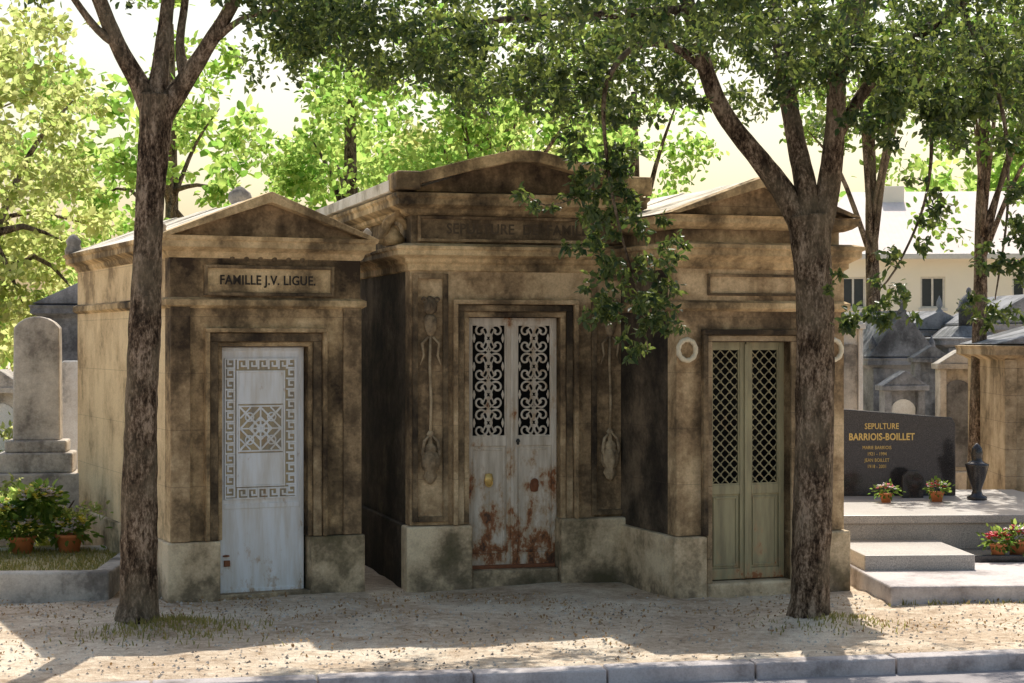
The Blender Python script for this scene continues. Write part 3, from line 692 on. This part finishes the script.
chapel('stone_mausoleum',gx(905,33),33,8,1.3,2.2,2.2,.35,M_greyd,M_greyd,finial=2)
chapel('stone_mausoleum',gx(985,31),31,4,1.5,2.2,2.3,.5,M_greyd,M_greyd,finial=1)
chapel('stone_mausoleum',gx(830,31),31,4,1.2,2.2,2.1,.4,M_greyd,M_greyd)
def aed(name,px,D,w,h,mat,panel):
    t=empty(name,(gx(px,D),D,0),math.radians(random.uniform(-8,8)))
    B('base',mat,t,(-w*.62,w*.62,-.2,.2,-.1,.45),bevel=.015)
    B('body',mat,t,(-w/2,-w*.33,-.13,.13,.45,h),(w*.33,w/2,-.13,.13,.45,h),(-w*.33,w*.33,-.04,.12,.45,h),bevel=.01)
    m=MB(); m.ext(segarc(-w*.3,w*.3,.5+(h-.5)*.62,h*.92,8)+[(-w*.3,.5),(w*.3,.5)],-.055,-.041); m.obj('panel',panel,t)
    m=MB(); m.box(-w*.58,w*.58,-.17,.17,h,h+.07); m.ext([(-w*.55,h+.071),(w*.55,h+.071),(0,h+.07+w*.35)],-.15,.15); m.obj('pediment',mat,t,.008)
aed('aedicula_headstone',902,24,.55,1.45,M_greyd,M_white)
aed('aedicula_headstone',849,22,.3,2.25,M_white,M_grey)
aed('aedicula_headstone',957,23,.5,1.75,M_grey,M_greyd)
aed('aedicula_headstone',930,26,.5,1.8,M_greyd,M_greyd)
aed('aedicula_headstone',3,21,.6,1.5,M_grey,M_white)
for px_,D_,h_ in ((985,26,2.1),(880,29,2.2)):
    t=empty('stone_obelisk',(gx(px_,D_),D_,0)); B('base',M_greyd,t,(-.3,.3,-.3,.3,-.1,.7),(-.22,.22,-.22,.22,.7,.9),bevel=.02)
    m=MB(); m.ring(-.15,.15,-.15,.15,[(0,.9),(-.05,h_-.2),(-.14,h_)]); m.obj('shaft',M_greyd,t)
# house
t=empty('plastered_house',(7.4,46,0),math.radians(-4)); W_,Hh=9.5,4.3
wins=[1.0,3.0,5.3,7.4]; zs0,zs1=2.95,3.75; m=MB()
m.box(0,W_,0,.3,0,zs0); m.box(0,W_,0,.3,zs1,Hh); xp=0
for wx in wins: m.box(xp,wx,0,.3,zs0,zs1); xp=wx+.62
m.box(xp,W_,0,.3,zs0,zs1); m.box(0,.3,.3,7,0,Hh); m.box(W_-.3,W_,.3,7,0,Hh); m.box(.3,W_-.3,6.7,7,0,Hh)
m.obj('walls',M_wall,t)
m=MB(); m2=MB()
for wx in wins:
    m.box(wx,wx+.62,.14,.16,zs0,zs1); frame4(m2,wx,wx+.62,zs0,zs1,.05,.08,.13); m2.box(wx+.285,wx+.335,.082,.128,zs0+.05,zs1-.05); m2.box(wx-.05,wx+.67,-.06,.0,zs0-.08,zs0)
m.obj('window_panes',M_glass,t); m2.obj('window_frames',M_frame,t)
m=MB(); b=0; m.v+=[(-.3,-.4,Hh),(W_+.3,-.4,Hh),(W_+.3,7.4,Hh),(-.3,7.4,Hh),(1.6,3.5,Hh+1.9),(W_-1.6,3.5,Hh+1.9)]
m.f+=[(0,1,5,4),(1,2,5),(2,3,4,5),(3,0,4),(3,2,1,0)]; m.obj('hip_roof',M_tile,t)
B('eaves',M_frame,t,(-.32,W_+.32,-.42,-.3,Hh-.12,Hh+.02),bevel=.02)
B('chimney',M_wall,t,(2.4,3.0,2.8,3.4,Hh+.8,Hh+2.0),bevel=.02)

# ------------------------------------------------------------------ trees (foreground)
def limb(m,pts,rad,n=12,ns=.12,step=.06):
    p,r_=smoothpath(pts,rad,step); m.tube(p,r_,n,ns)
t=empty('street_tree',(0,0,0)); D=13.33; m=MB()
base=P(137,625,D); base.z=-.05
limb(m,[base,P(138,612,D),P(139,585,D),P(140,450,D),P(145,320,D),P(149,220,D),P(155,130,D),P(158,95,D)],[.20,.155,.132,.120,.114,.110,.118,.135],30,.14,.04)
limb(m,[P(156,120,D),P(140,85,D),P(118,45,D-.1),P(96,-10,D-.2),P(70,-80,D-.3),P(40,-200,D-.3)],[.10,.075,.062,.055,.045,.02],12)
limb(m,[P(157,115,D),P(160,70,D+.05),P(166,20,D+.1),P(172,-60,D+.2),P(165,-200,D+.3)],[.11,.065,.052,.045,.02],12)
limb(m,[P(160,115,D),P(182,85,D),P(205,50,D-.05),P(232,5,D-.1),P(262,-60,D),P(300,-180,D)],[.10,.072,.06,.05,.04,.02],12)
limb(m,[P(118,45,D-.1),P(98,30,D-.2),P(75,0,D-.3),P(50,-40,D-.3)],[.04,.03,.025,.015],8)
limb(m,[P(186,80,D),P(180,45,D+.1),P(185,0,D+.2),P(190,-60,D+.2)],[.05,.035,.03,.02],8)
limb(m,[P(205,50,D),P(240,20,D-.2),P(275,10,D-.3),P(310,-5,D-.35)],[.035,.022,.016,.008],8)
m.obj('trunk_and_limbs',M_bark,t,0,True)
cs=[]; r=np.random.default_rng(21)
for i in range(60):
    a=r.uniform(0,6.28); q=r.uniform(.3,2.3); cs.append(((-2.6+q*math.cos(a),13.3+q*.8*math.sin(a),r.uniform(4.95,6.2)),.38,140))
for px_,py_,rd,n_ in ((268,8,.2,130),(300,22,.2,130),(330,5,.24,150),(285,40,.12,60),(310,50,.1,45),(345,30,.16,80),(30,-5,.2,80),(225,-5,.2,90),(262,-15,.25,150)):
    cs.append((tuple(P(px_,py_,D-.3)),rd,n_))
leaves('crown_foliage',clumps(cs,3),.075,L_dark,t,31,.5,.5)
t=empty('street_tree',(0,0,0)); D=13.48; m=MB(); base=P(808,625,D); base.z=-.05
limb(m,[base,P(809,612,D),P(811,580,D),P(814,450,D),P(816,330,D),P(812,260,D),P(808,215,D)],[.22,.168,.148,.140,.135,.142,.16],32,.14,.04)
limb(m,[P(808,235,D),P(785,195,D),P(760,160,D-.05),P(725,115,D-.1),P(706,70,D-.2),P(690,10,D-.3),P(670,-90,D-.4)],[.11,.09,.075,.07,.06,.05,.03],12)
limb(m,[P(810,235,D),P(806,190,D),P(796,140,D+.1),P(785,80,D+.2),P(775,0,D+.3),P(760,-120,D+.4)],[.12,.085,.07,.065,.055,.03],12)
limb(m,[P(814,235,D),P(828,190,D),P(835,130,D-.1),P(838,70,D-.2),P(860,0,D-.3),P(890,-120,D-.3)],[.12,.09,.075,.07,.06,.03],12)
limb(m,[P(835,140,D),P(865,90,D),P(905,45,D),P(960,5,D),P(1020,-60,D)],[.05,.045,.04,.035,.02],8)
limb(m,[P(706,70,D-.2),P(670,45,D-.3),P(630,50,D-.5),P(605,90,D-.6),P(607,160,D-.65),P(620,230,D-.65),P(640,300,D-.65),P(648,350,D-.6)],[.04,.033,.025,.018,.013,.01,.007,.004],7,.1)
limb(m,[P(690,10,D-.3),P(600,15,D-.4),P(500,20,D-.4),P(420,35,D-.4)],[.045,.035,.025,.01],8)
limb(m,[P(607,170,D-.65),P(580,195,D-.7),P(545,205,D-.7),P(518,190,D-.7)],[.01,.007,.005,.003],6)
limb(m,[P(905,45,D),P(930,120,D-.2),P(925,200,D-.3),P(895,270,D-.4),P(868,300,D-.4)],[.025,.016,.011,.008,.004],7)
limb(m,[P(960,5,D),P(1000,100,D-.2),P(1008,200,D-.3),P(995,300,D-.3)],[.025,.016,.011,.005],7)
m.obj('trunk_and_limbs',M_bark,t,0,True)
cs=[]; r=np.random.default_rng(22)
for i in range(300):
    a=r.uniform(0,6.28); q=3.9*math.sqrt(r.uniform(0,1)); x=1.95+q*math.cos(a); y=13.3+q*.65*math.sin(a)
    lo=4.02+ (q/3.9)**2*.1+ .28*noise.noise(Vector((x*.9,y*.9,2)))
    if x>2.6: lo-=.10
    z=lo+abs(r.normal())*.55
    if 1.0<x<1.9: z+=.10
    cs.append(((x,y,z),r.uniform(.2,.36),150))
def spray(pts,n,rd,k,dd=.1):
    for i in range(n):
        q=r.uniform(0,len(pts)-1.001); j=int(q); f_=q-j
        px_=pts[j][0]*(1-f_)+pts[j+1][0]*f_+r.normal()*pts[j][2]; py_=pts[j][1]*(1-f_)+pts[j+1][1]*f_+r.normal()*pts[j][2]*.7
        cs.append((tuple(P(px_,py_,13.48-.6+r.normal()*dd)),rd*r.uniform(.6,1.2),k))
spray([(600,90,22),(606,150,24),(612,200,24),(625,260,22),(642,310,16),(650,345,8)],72,.10,27,.22)
spray([(600,150,20),(600,230,16)],18,.10,27,.2)
spray([(606,190,6),(575,200,6),(545,205,5),(518,188,4)],12,.07,16)
spray([(600,230,8),(585,290,9),(600,320,8),(628,345,8)],14,.08,20)
spray([(665,240,10),(662,300,8)],8,.08,20)
spray([(380,60,14),(440,65,12),(500,60,14),(560,90,14),(600,60,20)],24,.16,70,.4)
spray([(690,80,16),(680,120,8)],7,.1,35,.3)
spray([(870,90,20),(930,120,22),(1000,90,22)],34,.18,80,.4)
spray([(925,180,10),(915,240,12),(880,290,12),(860,310,8)],18,.09,24)
spray([(905,300,10),(880,330,8)],7,.08,22)
spray([(1005,120,12),(1012,200,14),(1000,290,14),(985,330,8)],24,.11,34)
spray([(835,270,6),(845,310,6),(850,330,5)],6,.07,18)
leaves('crown_foliage',clumps(cs,5),.064,L_dark,t,32,.5,.5,.4)

# ------------------------------------------------------------------ background trees
def tree(name,x,y,h,cr,cz,n,k,mat,size,seed,lean=0,tr=.16,cl=.75):
    t=empty(name,(x,y,0)); r=np.random.default_rng(seed); m=MB()
    limb(m,[(0,0,-.1),(lean*.3,0,h*.25),(lean*.6,.1,h*.5),(lean,0,h*.8)],[tr*1.3,tr,tr*.8,tr*.35],10,.1,.3)
    cs=[]
    for i in range(n):
        d=r.normal(size=3); d/=np.linalg.norm(d); q=r.uniform(.35,1)
        c=np.array([lean+d[0]*cr*q,d[1]*cr*q,cz+d[2]*(h-cz)*q]); cs.append((c,cl*r.uniform(.6,1.2),k))
        if i%4==0: limb(m,[(lean*.6,0,h*.35+r.uniform(0,h*.15)),tuple(c*.5+np.array([lean*.3,0,h*.25])),tuple(c)],[tr*.45,tr*.25,tr*.06],6,.08,.3)
    m.obj('trunk_and_limbs',M_bark,t,0,True)
    leaves('crown_foliage',clumps(cs,seed),size,mat,t,seed+50,.4,.62)
tree('yellow_leaved_tree',-6.9,23.5,7.6,2.1,4.4,52,190,L_yellow,.12,1,cl=.6)
tree('broadleaf_tree',-9.3,29,8.5,3.0,4.6,55,160,L_yellow,.16,2)
tree('broadleaf_tree',-2.7,30,8.6,1.9,4.6,42,190,L_bright,.13,3,cl=.65)
tree('broadleaf_tree',-.4,27,7.2,2.1,4.3,46,190,L_bright,.12,4)
tree('broadleaf_tree',2.1,31,8.0,1.9,4.6,36,180,L_bright,.14,5)
tree('broadleaf_tree',-7.2,38,11,2.6,5.2,44,140,L_bright,.2,7)
tree('broadleaf_tree',-.8,42,9.5,3.2,5.0,50,140,L_yellow,.2,8)
tree('broadleaf_tree',-13,36,11,4,5.2,44,140,L_yellow,.2,9)
tree('broadleaf_tree',13.8,40,10,2.8,5.5,44,140,L_mid,.2,10)
tree('slender_tree',gx(985,21),21.5,7.5,1.5,5.2,30,140,L_mid,.10,12,.2,.09,.5)
tree('slender_tree',gx(876,30),30,8.5,1.7,6.6,26,140,L_mid,.13,13,-.1,.13,.6)
for i,(x,y,rr_,mt) in enumerate(((-5.9,20.6,.9,L_yellow),(-7.3,21.5,1.3,L_bright),(-5.0,24,.9,L_mid),(8.2,24,.7,L_mid),(5.0,24.5,.55,L_bright),(5.9,25.5,.6,L_mid))):
    shrub('garden_shrub',(x,y,0),rr_,1400,mt,.09,40+i,.5,12)
r=np.random.default_rng(77); cs=[]
for i in range(250):
    x=r.uniform(-34,34)
    top=9.8 if x<2.5 and not -8.4<x<-6.8 else (6.2 if x<12 else 8)
    cs.append(((x,62+r.normal()*4,r.uniform(.5,top)),(1.7,1.6,1.2),130))
leaves('distant_trees',clumps(cs,9),.42,L_bright,None,90,.4,.6)

# ------------------------------------------------------------------ light, sky, camera
el=math.radians(51); az=math.radians(7)
sv=Vector((math.sin(az)*math.cos(el),math.cos(az)*math.cos(el),math.sin(el)))
l=bpy.data.lights.new('sun','SUN'); l.energy=5; l.angle=math.radians(.5); l.color=(1,.95,.85)
lo=bpy.data.objects.new('sun',l); S.collection.objects.link(lo); lo.rotation_euler=sv.to_track_quat('Z','Y').to_euler()
wd=bpy.data.worlds.new('World'); S.world=wd; wd.use_nodes=True; nt=wd.node_tree
sk=nt.nodes.new('ShaderNodeTexSky'); sk.sky_type='NISHITA'; sk.sun_disc=False; sk.sun_elevation=el; sk.sun_rotation=az; sk.dust_density=3.6; sk.air_density=1.5
nt.links.new(sk.outputs[0],nt.nodes['Background'].inputs[0]); nt.nodes['Background'].inputs[1].default_value=.15
cam=bpy.data.cameras.new('camera'); cam.sensor_width=36; cam.lens=F/1024*36; cam.clip_end=2000; cam.clip_start=.1
co=bpy.data.objects.new('camera',cam); S.collection.objects.link(co); co.location=(0,0,H); co.rotation_euler=(math.pi/2,0,0); S.camera=co
S.view_settings.view_transform='Standard'; S.view_settings.look='None'; S.view_settings.exposure=0
print('done')
